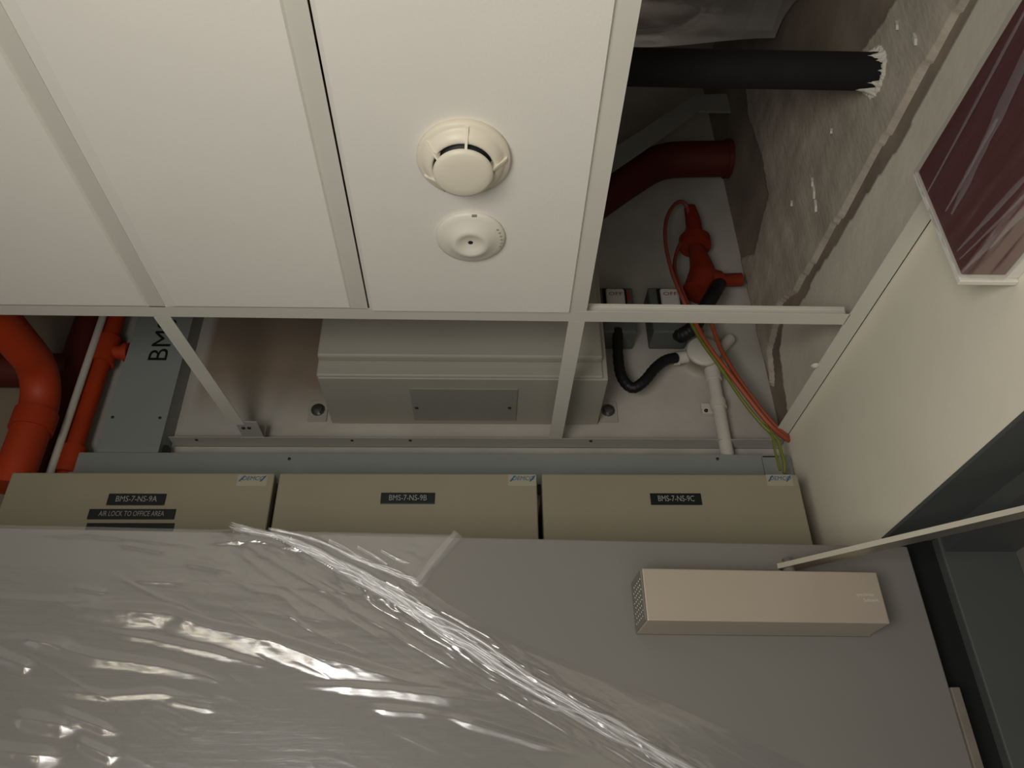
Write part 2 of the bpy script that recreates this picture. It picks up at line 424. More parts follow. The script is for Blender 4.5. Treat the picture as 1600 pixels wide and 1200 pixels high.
for i in range(5): tile(TX[i] + TW - 0.003, TX[i + 1] - TW + 0.003, -2.0, -0.30, ZC - 0.0026, 0.020, 0.004, 0.009, 0.0042)
tile(TX[5] + TW - 0.003, XR - 0.025, -2.0, -0.30, ZC - 0.0026, 0.020, 0.004, 0.009, 0.0042)

def tee(name, a, b, m='tee', w=TW, h=0.022):
    a = Vector((a[0], a[1], a[2] if len(a) > 2 else ZC)); b = Vector((b[0], b[1], b[2] if len(b) > 2 else ZC))
    t = (b - a).normalized(); s = t.cross(Vector((0, 0, 1))).normalized(); u = Vector((0, 0, 1)); mb = MB()
    for (sw, z0, z1) in ((w, 0, 0.0012), (0.001, 0.0012, h - 0.004), (0.0025, h - 0.004, h)):
        q = [a + s * -sw + u * z0, a + s * sw + u * z0, a + s * sw + u * z1, a + s * -sw + u * z1]
        mb.prism(q, b - a)
    return mb.build(name, m, ceil)
for i, x in enumerate(TX):
    tee('main_tee', (x, -2.0), (x - (0.0 if i != 5 else 0.0), YT - 0.0121))
tee('cross_tee', (-1.6, 0.896), (XR - 0.027, 0.9055))
tee('cross_tee', (-1.4, -0.30), (XR - 0.027, -0.30))
tee('main_tee', (0.1305, YT + 0.0135), (0.1265, 1.2695))
ta = pz(256, 500.5, ZC); tb = pz(372, 664, ZC)
tee('main_tee', (ta.x, YT + 0.011), (tb.x, tb.y), h=0.014)
# clip that carries the end of the crooked tee, with its screws
clip = MB().box(tb.x - 0.004, tb.x + 0.034, tb.y - 0.008, tb.y + 0.052, ZC + 0.0015, ZC + 0.003).box(tb.x + 0.010, tb.x + 0.034, tb.y + 0.050, tb.y + 0.053, ZC + 0.003, ZC + 0.03)
co = clip.build('tee_clip', 'teedark', ceil)
for dx in (0.006, 0.016):
    MB().lathe([(0.0001, -0.002), (0.003, -0.002), (0.0035, 0)], (tb.x + dx, tb.y + 0.012, ZC + 0.0015), n=10).build('screw', 'screw', co)
# wall angles
la = MB().box(-0.575, XR - 0.001, 1.270, YB - 0.001, ZC, ZC + 0.0012).box(-0.575, XR - 0.001, YB - 0.0022, YB - 0.0008, ZC, ZC + 0.022)
wa = la.build('wall_angle', 'teedark', ceil)
for (u, v) in ((550, 688), (641, 688), (923, 689), (307, 687)):
    p = pz(u, v, ZC)
    MB().lathe([(0.0001, -0.0018), (0.0022, -0.0016), (0.0032, 0)], p, n=10).build('screw', 'screw', wa)
ra = MB().box(XR - 0.028, XR + 0.003, -2.0, 1.268, ZC, ZC + 0.0012).box(XR - 0.002, XR - 0.0006, -2.0, 1.268, ZC, ZC + 0.022)
ra.build('wall_angle', 'tee', ceil)
# blob of filler left on the angle
p = pz(1274, 572, ZC)
MB().lathe([(0.0001, -0.003), (0.004, -0.002), (0.007, 0.001)], p, n=12).build('filler_blob', 'white_plaster', ceil)

# ------------------------------------------------------------------ horizontal and vertical trunking
YTR = 1.256
def screw_front(u, v, y, parent, r=0.003):
    p = py(u, v, y)
    return MB().lathe([(0.0001, 0.0018), (r * .7, 0.0018), (r, 0)], p, axis=(0, -1, 0), n=12).build('screw', 'screw', parent)
ztop = py(800, 709, YTR).z
t = thing('cable_trunking', (0, YTR, ztop - 0.06), 'long horizontal grey-green cable trunking on the wall just above the beige enclosures', 'trunking')
xl = py(116, 711, YTR).x
MB().box(xl, XR - 0.003, YTR + 0.0025, YB - 0.001, ztop - 0.058, ztop - 0.001).build('body', 'trunk', t)
xs_ = py(1190, 712, YTR).x
MB().box(xl - 0.001, xs_ - 0.001, YTR, YTR + 0.0025, ztop - 0.06, ztop, 0.0008).build('lid', 'trunk', t)
MB().box(xs_, XR - 0.005, YTR + 0.0005, YTR + 0.0025, ztop - 0.06, ztop - 0.005).build('end_lid', 'trunk', t)
MB().box(xs_ + 0.002, xs_ + 0.03, YTR + 0.0003, YTR + 0.0012, ztop - 0.0047, ztop - 0.0025).build('slot', 'screw', t)
for (u, v) in ((452, 717), (1121, 717)): screw_front(u, v, YTR, t)

x0 = py(150, 709, YTR).x; x1 = py(246.5, 709, YTR).x
t = thing('cable_trunking', ((x0 + x1) / 2, YTR, ztop), 'vertical grey-green cable trunking with black letters BMS climbing into the ceiling void', 'trunking')
MB().box(x0 + 0.001, x1 - 0.001, YTR + 0.002, YB - 0.001, ztop + 0.0005, ZS - 0.01).build('body', 'trunk', t)
MB().box(x0, x1, YTR - 0.0005, YTR + 0.002, ztop + 0.0005, ZS - 0.01, 0.0008).build('lid', 'trunk', t)
for (u, v) in ((176, 652), (250, 653)): screw_front(u, v, YTR - 0.0005, t)
pb = py(246, 566, YTR - 0.0006)
text('lettering', 'BMS', 'black', t, 0.036, (pb.x, YTR - 0.0007, pb.z), (0, 0, 1), (-1, 0, 0), 1.12, align='LEFT')
p = py(255, 703, YTR + 0.02)
MB().box(x1 + 0.0005, x1 + 0.009, YTR + 0.012, YTR + 0.03, ztop + 0.001, ztop + 0.022, 0.001).build('fixing_bracket', 'screw', t)

# ------------------------------------------------------------------ three beige control enclosures
YE = 1.15
zt = 0.5695
exs = ((-0.7505, -0.338), (-0.3305, 0.0815), (0.0895, 0.5085))
def plate(root, c4, s, th):
    """engraved plate from its outline on the lid, slightly proud; c4 = (u0, v0, u1, v1)"""
    a = py(c4[0], c4[1], YE - 0.002); b = py(c4[2], c4[3], YE - 0.002)
    z0, z1 = min(a.z, b.z), max(a.z, b.z)
    pl = MB().box(a.x, b.x, YE - 0.002, YE - 0.0001, z0, z1, 0.0005).build('label_plate', 'plate', root)
    tag(pl, 'black engraved label plate')
    if s: text('lettering', s, 'letter', pl, (z1 - z0) * th, ((a.x + b.x) / 2, YE - 0.0021, (z0 + z1) / 2), (1, 0, 0), (0, 0, 1), min(1.0, (b.x - a.x) * 0.86 / (len(s) * (z1 - z0) * th * 0.88)))
    return pl
labels = ('beige control enclosure labelled BMS-7-NS-9A with three black plates, beside the orange pipes',
          'beige control enclosure labelled BMS-7-NS-9B, middle of the three over the door',
          'beige control enclosure labelled BMS-7-NS-9C, beside the cream right wall')
plates = (((170.5, 771, 256, 789, 'BMS-7-NS-9A'), (140, 795, 271.5, 811, 'AIR LOCK TO OFFICE AREA'), (136, 817, 269, 833, None)),
          ((595.5, 769.5, 679, 787, 'BMS-7-NS-9B'),), ((1015.5, 770.5, 1097.5, 788.5, 'BMS-7-NS-9C'),))
logos = ((374, 416), (796, 837), (1198, 1238))
for k, (x0, x1) in enumerate(exs):
    t = thing('control_enclosure', ((x0 + x1) / 2, YE, zt - 0.30), labels[k], 'enclosure', 'row of beige enclosures over the door')
    MB().box(x0 + 0.003, x1 - 0.003, YE + 0.022, YB - 0.001, zt - 0.298, zt - 0.002, 0.002).build('body', 'enclosure', t)
    MB().box(x0, x1, YE, YE + 0.0215, zt - 0.30, zt, 0.0025).build('lid', 'enclosure', t)
    for (a, b, c, d, s) in plates[k]: plate(t, (a, b, c, d), s, 0.50)
    a = py(logos[k][0], 743.5, YE); b = py(logos[k][1], 752.5, YE)
    st = MB().box(a.x - 0.002, b.x + 0.001, YE - 0.0004, YE - 0.00005, b.z - 0.008, a.z + 0.002).build('maker_sticker', 'sticker', t)
    h = a.z - b.z; sl = h * 0.75
    for xx in (a.x, b.x - 0.003 - sl):
        MB().prism([(xx, YE - 0.0009, b.z), (xx + 0.0028, YE - 0.0009, b.z), (xx + 0.0028 + sl, YE - 0.0009, a.z), (xx + sl, YE - 0.0009, a.z)], (0, 0.0004, 0)).build('logo_bar', 'blue', st)
    text('lettering', 'DEMCO', 'blue', st, h * 0.72, ((a.x + b.x) / 2 + 0.0005, YE - 0.0006, (a.z + b.z) / 2), (1, 0, 0), (0, 0, 1), 0.95, shear=0.25)

# ------------------------------------------------------------------ light grey cabinet in the ceiling void
t = thing('electrical_cabinet', (-0.045, YB, 0.75), 'light grey metal cabinet hung on the wall above the ceiling, gland plate underneath', 'cabinet')
yf = 1.148; bx0, bx1 = -0.292, 0.212
MB().box(bx0, bx1, yf, YB - 0.001, 0.75, 1.10, 0.002).build('body', 'cabinet', t)
lx0 = py(494, 557, yf - 0.022).x; lx1 = py(943, 562, yf - 0.022).x
zl = pz(700, 579, 0.75)
# overhanging door with a stepped lower rim
za = 0.752
MB().box(lx0, lx1, yf - 0.006, yf + 0.020, za, 1.11, 0.003).build('door_flange', 'cabinet', t)
zrim = py(700, 557, yf - 0.024).z
MB().box(lx0 + 0.001, lx1 - 0.001, yf - 0.024, yf - 0.0065, zrim, 1.11, 0.004).build('door', 'cabinet', t)
g0 = pz(640, 607, 0.7485); g1 = pz(806, 657, 0.7485)
gp = MB().box(g0.x, g1.x, g0.y, g1.y, 0.7475, 0.7498, 0.0006).build('gland_plate', 'gland', t)
for (u, v) in ((651, 637), (796, 637)):
    MB().lathe([(0.0001, -0.002), (0.0025, -0.002), (0.0035, 0)], pz(u, v, 0.7475), n=10).build('screw', 'screw', gp)
for (u, v) in ((497, 641), (950, 642)):
    p = py(u, v, YB - 0.004)
    lug = MB().box(p.x - 0.018, p.x + 0.018, YB - 0.004, YB - 0.0005, p.z - 0.024, p.z + 0.022, 0.0008).build('mounting_lug', 'cabinet', t)
    MB().lathe([(0.013, 0), (0.013, 0.003), (0.0095, 0.003), (0.009, 0.009), (0.004, 0.010), (0.0001, 0.010)], (p.x, YB - 0.004, p.z), axis=(0, -1, 0), n=12, smooth=False).build('bolt', 'steel', lug)

# ------------------------------------------------------------------ isolators, flexible conduits, junction box
YI = 1.245
iso = []
for k, (u0, u1, lab) in enumerate(((936, 996, 'grey isolator switch with white rocker, left of the two, right of the cabinet'),
                                   (1012, 1079, 'grey isolator switch with white rocker, behind the orange cables'))):
    a = py(u0, 449, YI); b = py(u1, 519, YI)
    t = thing('isolator_switch', ((a.x + b.x) / 2, YI, b.z), lab, 'switch', 'isolator switches on the back wall')
    MB().box(a.x, b.x, YI, YB - 0.001, b.z, a.z, 0.003).build('back_box', 'isolator', t)
    c = ((a.x + b.x) / 2 - (0.004 if k == 0 else -0.004)); w_ = 0.019
    zc = a.z - 0.032
    MB().box(c - w_ - 0.005, c + w_ + 0.005, YI - 0.003, YI - 0.0002, zc - 0.03, zc + 0.026, 0.001).build('faceplate', 'black_trim_shade', t)
    rk = MB().box(c - w_, c + w_, YI - 0.012, YI - 0.0032, zc - 0.026, zc + 0.022, 0.005).build('rocker', 'rocker', t)
    text('lettering', 'OFF', 'red_ink', rk, 0.009, (c, YI - 0.0125, zc + 0.005), (1, 0, 0), (0, 0, 1), 1.3)
    MB().box(c + w_ + 0.0055, c + w_ + 0.011, YI - 0.004, YI - 0.0002, zc - 0.004, zc + 0.022, 0.001).build('indicator', 'red_ink', t)
    iso.append((c, b.z))

def ribbed(pts, r, ribs):
    pts = smooth_path(pts, 10); n = len(pts)
    return MB().tube(pts, r, 14, rr=[r * (1 + 0.05 * math.sin(i * ribs)) for i in range(n)])
yc = 1.252
pts = [py(965, 516, yc), py(966, 560, yc), py(972, 590, yc), py(988, 606, yc), py(1006, 596, yc - 0.004), py(1024, 575, yc), py(1040, 563, yc + .006), py(1056, 559, yc + 0.012)]
o = ribbed(pts, 0.0105, 2.2).build('flexible_conduit', 'rubber')
tag(o, 'black flexible conduit looping from the left isolator to the white junction box', 'conduit')
i2 = iso[1]
pts = [Vector((i2[0] + 0.014, yc, i2[1] + 0.004)), Vector((i2[0] + 0.015, yc, i2[1] - 0.003)), py(1082, 513, 1.235), py(1094, 494, 1.212), py(1108, 470, 1.205), py(1119, 452, 1.225), py(1126, 440, 1.29)]
o = ribbed(pts, 0.0145, 2.2).build('flexible_conduit', 'rubber')
tag(o, 'thick black flexible conduit bent up beside the orange pipe fitting', 'conduit')

t = thing('junction_box', tuple(py(1100, 556, YB)), 'white round conduit junction box with conduit dropping into the trunking', 'conduit box')
c = py(1099, 549, YB - 0.045)
MB().lathe([(0.031, -0.045), (0.031, -0.004), (0.0335, -0.004), (0.0335, 0.003), (0.030, 0.006), (0.0001, 0.006)], c, axis=(0, -1, 0), n=32).build('box', 'pvc', t)
a = py(1055, 560, YB - 0.03); b = py(1082, 556, YB - 0.03)
MB().tube([a, b], 0.0125, 18).tube([a + Vector((-.004, 0, 0)), a + Vector((.008, 0, 0))], 0.0145, 8).build('conduit_gland', 'pvc', t)
a = py(1112, 578, YB - 0.026); b = py(1137, 712, YB - 0.026)
a2 = Vector((b.x - 0.002, a.y, a.z))
xk = 0.5 * (a.x + b.x)
def vt(v, y=YB - 0.026): # height of image row v on the conduit
    return py(1120, v, y).z
ca = MB().tube([(xk, YB - 0.026, vt(575)), (xk, YB - 0.026, vt(716) - 0.01)], 0.0125, 20).build('conduit', 'pvc', t)
MB().tube([(xk, YB - 0.026, vt(560)), (xk, YB - 0.026, vt(594))], 0.0155, 20).build('coupler', 'pvc', t)
sd = MB().tube([(xk, YB - 0.026, vt(626)), (xk, YB - 0.026, vt(638))], 0.0155, 20).box(xk - 0.028, xk + 0.02, YB - 0.012, YB - 0.001, vt(640), vt(624), 0.001).build('saddle_clip', 'pvc', t)
MB().lathe([(0.0001, 0.003), (0.003, 0.003), (0.004, 0)], (xk - 0.021, YB - 0.012, vt(636)), axis=(0, -1, 0), n=10).build('screw', 'screw', sd)
a = py(1122, 548, YB - 0.03); b = py(1140, 530, YB - 0.02)
MB().tube([a, b], 0.012, 16).build('conduit_spout', 'pvc', t)

# ------------------------------------------------------------------ cables
def cable(pts, r, m, lab, group=None, n=8):
    o = MB().tube(smooth_path(pts, 8), r, n).build('cable', m)
    return tag(o, lab, 'cable', group)
cable([py(1090, 520, 1.24), py(1068, 470, 1.20), py(1050, 425, 1.20), py(1040, 380, 1.21), py(1041, 345, 1.22), py(1052, 322, 1.23), py(1065, 315, 1.24), py(1074, 325, 1.25), py(1076, 350, 1.26),
       py(1068, 372, 1.26), py(1058, 392, 1.25), py(1054, 420, 1.23), py(1066, 455, 1.215), py(1086, 500, 1.22), py(1098, 520, 1.23)], 0.0042, 'cable_red', 'salmon red cable coiled in a tall loop above the isolators')
cable([py(1078, 480, 1.20), py(1090, 512, 1.195), py(1112, 548, 1.195), py(1146, 592, 1.20), py(1183, 640, 1.21), py(1207, 668, 1.22), py(1226, 684, 1.24), py(1233, 688, 1.255)], 0.0046, 'cable', 'orange cable slanting down to the wall corner, inner of the pair', 'orange cables')
cable([py(1110, 500, 1.235), py(1124, 540, 1.23), py(1140, 570, 1.22), py(1158, 598, 1.215), py(1190, 641, 1.22), py(1214, 668, 1.23), py(1228, 681, 1.245), py(1234, 684, 1.26)], 0.0046, 'cable', 'orange cable slanting down to the wall corner, outer of the pair with a slack bow', 'orange cables')
cable([py(1080, 505, 1.198), py(1097, 535, 1.193), py(1128, 578, 1.195), py(1160, 625, 1.20), py(1188, 660, 1.21), py(1208, 680, 1.215), py(1216, 690, 1.215), py(1221, 708, 1.215), py(1225, 722, 1.215), py(1226, 740, 1.22)],
      0.0033, 'earth', 'green and yellow earth wire running below the orange cables to enclosure 9C')
cable([py(1196, 662, 1.215), py(1207, 683, 1.212), py(1211, 705, 1.212), py(1219, 735, 1.214)], 0.0024, 'earth', 'thin second green earth wire ending behind enclosure 9C')

# ------------------------------------------------------------------ sprinkler pipework on the right of the void
t = thing('pipe_fitting', tuple(py(1095, 450, 1.26)), 'orange-red pipe tee with flange, behind the loop of red cable', 'pipe')
yq = 1.262
MB().tube([py(1078, 325, yq), py(1083, 345, yq), py(1086, 372, yq)], 0.016, 16, rr=[0.013, 0.017, 0.018]).build('riser', 'fitting', t)
a = py(1085, 374, yq); b = py(1086, 386, yq)
MB().tube([a, b], 0.034, 20).build('flange', 'fitting', t)
MB().tube(smooth_path([py(1087, 386, yq), py(1092, 402, yq), py(1096, 418, yq), py(1097, 432, yq), py(1093, 446, yq), py(1087, 458, yq)], 4), 0.02, 18,
          rr=[0.0155 + 0.0145 * min(1, i / 12) for i in range(21)]).build('elbow_body', 'fitting', t)
MB().tube([py(1096, 436, yq), py(1125, 437, yq), py(1130, 438, yq + .004), py(1158, 437, yq + .006)], 0.0155, 16, rr=[0.024, 0.019, 0.0145, 0.0145]).build('branch_pipe', 'fitting', t)

pe = px(1122, 248, XR + 0.008); yy = pe.y
yy = 1.245; pe = Vector((XR + 0.008, yy, py(1122, 248, yy).z))
pts = [pe + Vector((0.02, 0, 0)), pe, py(1075, 249, yy), py(1045, 251, yy), py(1020, 258, yy), py(995, 272, yy), py(950, 302, yy + 0.002), py(885, 349, yy + 0.004)]
t = thing('sprinkler_pipe', tuple(pe), 'dark red pipe with a bend, running into the right wall high in the void', 'pipe')
MB().tube(smooth_path(pts, 5), 0.041, 22).build('pipe', 'darkred', t)
MB().tube([pe + Vector((-0.012, 0, 0)), pe + Vector((-0.001, 0, 0))], 0.045, 20).build('collar', 'darkred', t)

# galvanised strip bent along the void, above the red pipe
ya = 1.18
a = [py(900, 268, ya), py(1000, 205, ya), py(1085, 148, ya), py(1150, 146, ya)]
b = [py(900, 306, ya), py(1008, 232, ya), py(1092, 173, ya), py(1150, 174, ya)]
mb = MB()
vs = a + b + [q + Vector((0, 0.006, 0)) for q in a + b]
mb.add(vs, [(i, i + 1, i + 5, i + 4) for i in range(3)] + [(i + 8, i + 9, i + 13, i + 12) for i in range(3)] + [(i, i + 1, i + 9, i + 8) for i in range(3)] + [(i + 4, i + 5, i + 13, i + 12) for i in range(3)] + [(3, 7, 15, 11), (0, 4, 12, 8)])
tag(mb.build('metal_strip', 'tray'), 'bent grey metal strip above the dark red pipe in the void', 'bracket')

# black insulated pipe crossing the void into torn plaster
pc = px(1366, 112, XR)
t = thing('insulated_pipe', (pc.x, pc.y, pc.z), 'black foam-covered pipe crossing the void into torn plaster of the right wall', 'pipe')
dep = pc.dot(_f); rp = 28.5 / FPX * dep
MB().tube([(XR + 0.01, pc.y, pc.z), (0.45, pc.y, pc.z), (0.3, pc.y, pc.z - .0006), (0.15, pc.y + 0.0, pc.z), (-0.4, pc.y, pc.z)], rp, 26).build('pipe', 'blackpipe', t)
# jagged plaster collar around the pipe where it enters the wall
rs = random.Random(5); cv = []; n = 160
for ring in range(4):
    for j in range(n):
        a = 2 * math.pi * j / n
        j1 = float(fbm(np.array(j * 0.16), np.array(3.1), 4, 5)); j2 = float(vnoise(np.array(j * 0.9), np.array(8.2), 6)); j3 = float(fbm(np.array(j * 0.3), np.array(ring * 5.5), 3, 15))
        if ring == 0: xx = -0.002 - 0.050 * max(0, j1 - 0.36) * (0.6 + 0.8 * j2); k = rp + 0.0010
        if ring == 1: xx = -0.003 - 0.030 * max(0, j1 - 0.36); k = rp * (1.05 + .06 * j2)
        if ring == 2: xx = -0.002 - 0.004 * j3; k = rp * (1.12 + 0.25 * j3)
        if ring == 3: xx = 0.006; k = rp * (1.15 + 0.7 * j3)
        cv.append((XR + xx, pc.y + k * math.cos(a), pc.z + k * math.sin(a)))
cf = [(r_ * n + j, r_ * n + (j + 1) % n, (r_ + 1) * n + (j + 1) % n, (r_ + 1) * n + j) for r_ in range(3) for j in range(n)]
MB().add(cv, cf).build('plaster_collar', 'white_plaster', wall_r)

# metal channel under the slab at the right wall
tag(MB().box(XR - 0.055, XR - 0.005, 0.2, 0.90, 1.40, 1.404).box(XR - 0.055, XR - 0.051, 0.2, 0.90, 1.404, 1.45).build('ceiling_channel', 'tray'), 'grey metal channel fixed high along the right wall above the black pipe', 'channel')

# crumpled milky sheet hanging in the void
mb = MB(); nx, nyy = 90, 50
S, T = np.meshgrid(np.linspace(0, 1, nx), np.linspace(0, 1, nyy), indexing='ij')
X = -0.25 + 0.80 * S
Yq = 0.50 + 0.40 * T
sag = 0.10 * np.exp(-((S - 0.55) / 0.35) ** 2) * (1 - 0.55 * T)
Zq = 1.36 + 0.02 * T - sag + 0.045 * (ridge(S * 2.2 + T * 1.2, T * 3.2 - S, 2, 31) - .5) - 0.035 * np.exp(-((T - 0.55 - 0.25 * (S - .5)) / 0.06) ** 2)
vs = np.stack([X, Yq, Zq], -1).reshape(-1, 3)
fs = [(i * nyy + j, i * nyy + j + 1, (i + 1) * nyy + j + 1, (i + 1) * nyy + j) for i in range(nx - 1) for j in range(nyy - 1)]
tag(mb.add([tuple(q) for q in vs], fs, True).build('plastic_sheet', 'film_void'), 'crumpled milky plastic sheet sagging in the void above the black pipe', 'plastic sheet')

# ------------------------------------------------------------------ pipework on the left of the void
def vpipe(u, v, y): return py(u, v, y).x
xo = vpipe(143, 615, 1.268); yo = 1.268
z_t = py(155, 550, yo).z
t = thing('sprinkler_pipe', (xo, yo, 0.60), 'slim orange vertical pipe with a side stub, beside the trunking lettered BMS', 'pipe')
MB().tube([(xo, yo, 0.56), (xo, yo, ZS - 0.01)], 0.0165, 18).build('pipe', 'orange', t)
MB().tube([(xo, yo, z_t - 0.028), (xo, yo, z_t + 0.032)], 0.0225, 18).tube([(xo, yo, z_t), (xo + 0.038, yo, z_t)], 0.0135, 14).tube([(xo + 0.036, yo, z_t), (xo + 0.046, yo, z_t)], 0.0185, 14).build('tee_fitting', 'orange', t)
zc_ = py(100, 718, yo).z
MB().tube([(xo, yo, zc_ - 0.03), (xo, yo, zc_ + 0.022)], 0.023, 18).build('coupling', 'orange', t)

xg = vpipe(118.5, 620, 1.244)
t = thing('grey_conduit', (xg, 1.244, 0.58), 'thin grey vertical conduit running along the slim orange pipe', 'conduit')
MB().tube([(xg, 1.244, 0.56), (xg, 1.244, 1.6)], 0.0068, 12).build('conduit', 'pvc', t)

yb = 1.19; rb = 0.031
cb = py(56, 650, yb); xb_ = cb.x; ze = py(66, 592, yb).z
t = thing('large_orange_pipe', (xb_, yb, 0.58), 'large orange pipe bending down the wall at the far left of the void', 'pipe')
arc = [(xb_, yb - 0.07 + 0.07 * math.cos(a), ze - 0.07 + 0.07 * math.sin(a)) for a in [k * math.pi / 16 for k in range(9)]]
MB().tube([(xb_, yb, 0.56), (xb_, yb, 0.62)] + arc + [(xb_, 0.75, ze)], rb, 26).build('pipe', 'orange', t)
MB().tube([(xb_, yb, ze - 0.105), (xb_, yb, ze - 0.07)], rb * 1.12, 26).build('elbow_collar', 'orange', t)

xd = vpipe(88, 655, 1.272); yd = 1.272
t = thing('dark_red_pipe', (xd, yd, 0.58), 'thick dark red vertical pipe between the large orange pipe and the grey conduit', 'pipe')
MB().tube([(xd, yd, 0.56), (xd, yd, ZS - 0.01)], 0.028, 24).build('pipe', 'darkred', t)
zh = py(110, 545, 1.2).z
MB().tube([(xd, yd, zh), (xd - 0.5, yd, zh)], 0.033, 24).build('branch_pipe', 'darkred', t)

# ------------------------------------------------------------------ detectors on the tile
zt3 = ZC - 0.0045
squash = lambda pr: [(r_, h_ * 0.74) for r_, h_ in pr]
cx, cy = -0.0275, 0.607
t = thing('smoke_detector', (cx, cy, zt3), 'large ivory smoke detector with dark slots, upper of two on the tile', 'detector')
MB().lathe(squash([(0.0515, 0.0), (0.0525, -0.003), (0.0525, -0.009), (0.051, -0.012), (0.0475, -0.013), (0.046, -0.0145), (0.0445, -0.018), (0.041, -0.0245), (0.0375, -0.0275), (0.0350, -0.0280), (0.0338, -0.0265), (0.0325, -0.022)]), (cx, cy, zt3), n=64).build('base', 'detector', t)
MB().lathe(squash([(0.0325, -0.0185), (0.0285, -0.0195), (0.0285, -0.036), (0.0001, -0.036)]), (cx, cy, zt3), n=48).build('sensing_chamber', 'chamber', t)
MB().lathe(squash([(0.0285, -0.034), (0.0325, -0.0345), (0.0335, -0.037), (0.0325, -0.0405), (0.029, -0.043), (0.020, -0.0445), (0.0001, -0.0448)]), (cx, cy, zt3), n=56).build('cap', 'detector', t)
for k, a in enumerate((-84, -8, -146, 155, 62, 105)):
    a = math.radians(a); d = Vector((math.cos(a), math.sin(a), 0)); s = Vector((-d.y, d.x, 0)) * 0.0014; c = Vector((cx, cy, zt3))
    q = [c + d * 0.0305 + Vector((0, 0, -0.0135)), c + d * 0.050 + Vector((0, 0, -0.0075)), c + d * 0.0485 + Vector((0, 0, -0.0125)), c + d * 0.036 + Vector((0, 0, -0.025)), c + d * 0.0315 + Vector((0, 0, -0.0297))]
    MB().prism([p - s for p in q], s * 2).build('rib', 'detector', t)
for a in (118, 96):
    a = math.radians(a)
    MB().lathe([(0.0022, 0.0), (0.0018, -0.0015), (0.0001, -0.0018)], (cx + 0.0475 * math.cos(a), cy + 0.0475 * math.sin(a), zt3 - 0.0095), n=10).build('indicator_lens', 'gland', t)

c2x, c2y = -0.0215, 0.735
t = thing('remote_indicator', (c2x, c2y, zt3), 'smaller white dome with a central pinhole, beside the smoke detector', 'detector')
MB().lathe(squash([(0.0425, 0.0), (0.0435, -0.002), (0.0432, -0.0055), (0.041, -0.008), (0.036, -0.0105), (0.029, -0.014), (0.0235, -0.0195), (0.0205, -0.0215), (0.0175, -0.0215), (0.0135, -0.0185), (0.0075, -0.0160), (0.003, -0.0152)]), (c2x, c2y, zt3), n=56).build('dome', 'detector2', t)
MB().lathe(squash([(0.0032, -0.0154), (0.0026, -0.0158), (0.0001, -0.0159)]), (c2x, c2y, zt3), n=14).build('pinhole', 'chamber', t)
MB().box(c2x + 0.002, c2x + 0.008, c2y - 0.0425, c2y - 0.0395, zt3 - 0.0068, zt3 - 0.0048, 0.0004).build('notch', 'gland', t)
mk = MB()
for j in range(6):
    a = math.radians(-30 + j * 9); mk.box(c2x + 0.0385 * math.cos(a) - .0012, c2x + 0.0385 * math.cos(a) + .0012, c2y + 0.0385 * math.sin(a) - .0007, c2y + 0.0385 * math.sin(a) + .0007, zt3 - 0.0082, zt3 - 0.0062)
mk.build('rim_marks', 'pale', t)

# ------------------------------------------------------------------ maroon box above the doorway
xm0, xm1 = 0.494, 0.541
A = px(1436, 266, xm0); B = px(1500, 432, xm0); ym = 0.5 * (A.y + B.y); zm0, zm1 = B.z, min(A.z, ZC - 0.004)
t = thing('maroon_sign_box', (0.52, ym, zm0), 'maroon box wrapped in clear film on the right wall above the doorway', 'box')
MB().box(xm0, xm1, -0.35, ym, zm0, zm1, 0.0015).build('body', 'maroon', t)
MB().box(xm0 - 0.003, XR - 0.0005, ym + 0.0005, ym + 0.007, zm0 - 0.008, zm1 + 0.001, 0.001).build('end_plate', 'white_plastic', t)
MB().box(xm1 + 0.0005, XR - 0.0005, -0.35, ym, zm0 - 0.004, zm1, 0.001).build('back_plate', 'white_plastic', t)
# wrapped film: over the side and the underside, creases running along the box
prof = [(xm0 - 0.002, zm1)] + [(xm0 - 0.003, zm1 + (zm0 - zm1) * k / 22) for k in range(1, 23)] + [(xm0 - 0.002, zm0 - 0.003)] + [(xm0 + (xm1 - xm0) * k / 9, zm0 - 0.003) for k in range(1, 10)]
ny = 130; mb = MB(); vs = []
for j, (xx, zz) in enumerate(prof):
    for i in range(ny):
        y = ym - 0.55 * i / (ny - 1)
        hgt = 0.0062 * float(ridge(np.array(y * 2.4 + j * 0.10), np.array(j * 0.30 + 3.0 * y), 3, 77)) ** 1.5
        if j <= 23: vs.append((xx - hgt, y, zz))
        else: vs.append((xx, y, zz - hgt))
fs = [(j * ny + i, j * ny + i + 1, (j + 1) * ny + i + 1, (j + 1) * ny + i) for j in range(len(prof) - 1) for i in range(ny - 1)]
tag(mb.add(vs, fs, True).build('plastic_film', 'film_thin', t), 'clear creased plastic film over the maroon box')

bands = MB()  # pale hazy ribbons stand in for light streaks along the creases
for (u0, v0, u1, v1, wd) in ((1487, 334, 1608, 78, 0.0085), (1496, 392, 1610, 268, 0.0035), (1503, 424, 1612, 318, 0.0045), (1478, 330, 1530, 236, 0.003), (1450, 300, 1600, 20, 0.0025), (1500, 405, 1606, 300, 0.0018)):
    a = px(u0, v0, xm0 - 0.0085); b = px(u1, v1, xm0 - 0.0085); e = b + (b - a) * 0.5
    n = 40; vs = []
    for k in range(n):
        t_ = k / (n - 1); c = a.lerp(e, t_); ww = wd * (0.5 + 0.9 * float(fbm(np.array(t_ * 9), np.array(u0 * .1), 3, 3))) * min(1, 0.25 + t_ * 4)
        for q in (-1, 0, 1): vs.append((c.x - (0.0012 if q == 0 else 0), c.y, min(c.z + q * ww, zm1)))
    bands.add(vs, [(k * 3 + j, k * 3 + j + 1, k * 3 + j + 4, k * 3 + j + 3) for k in range(n - 1) for j in range(2)], True)
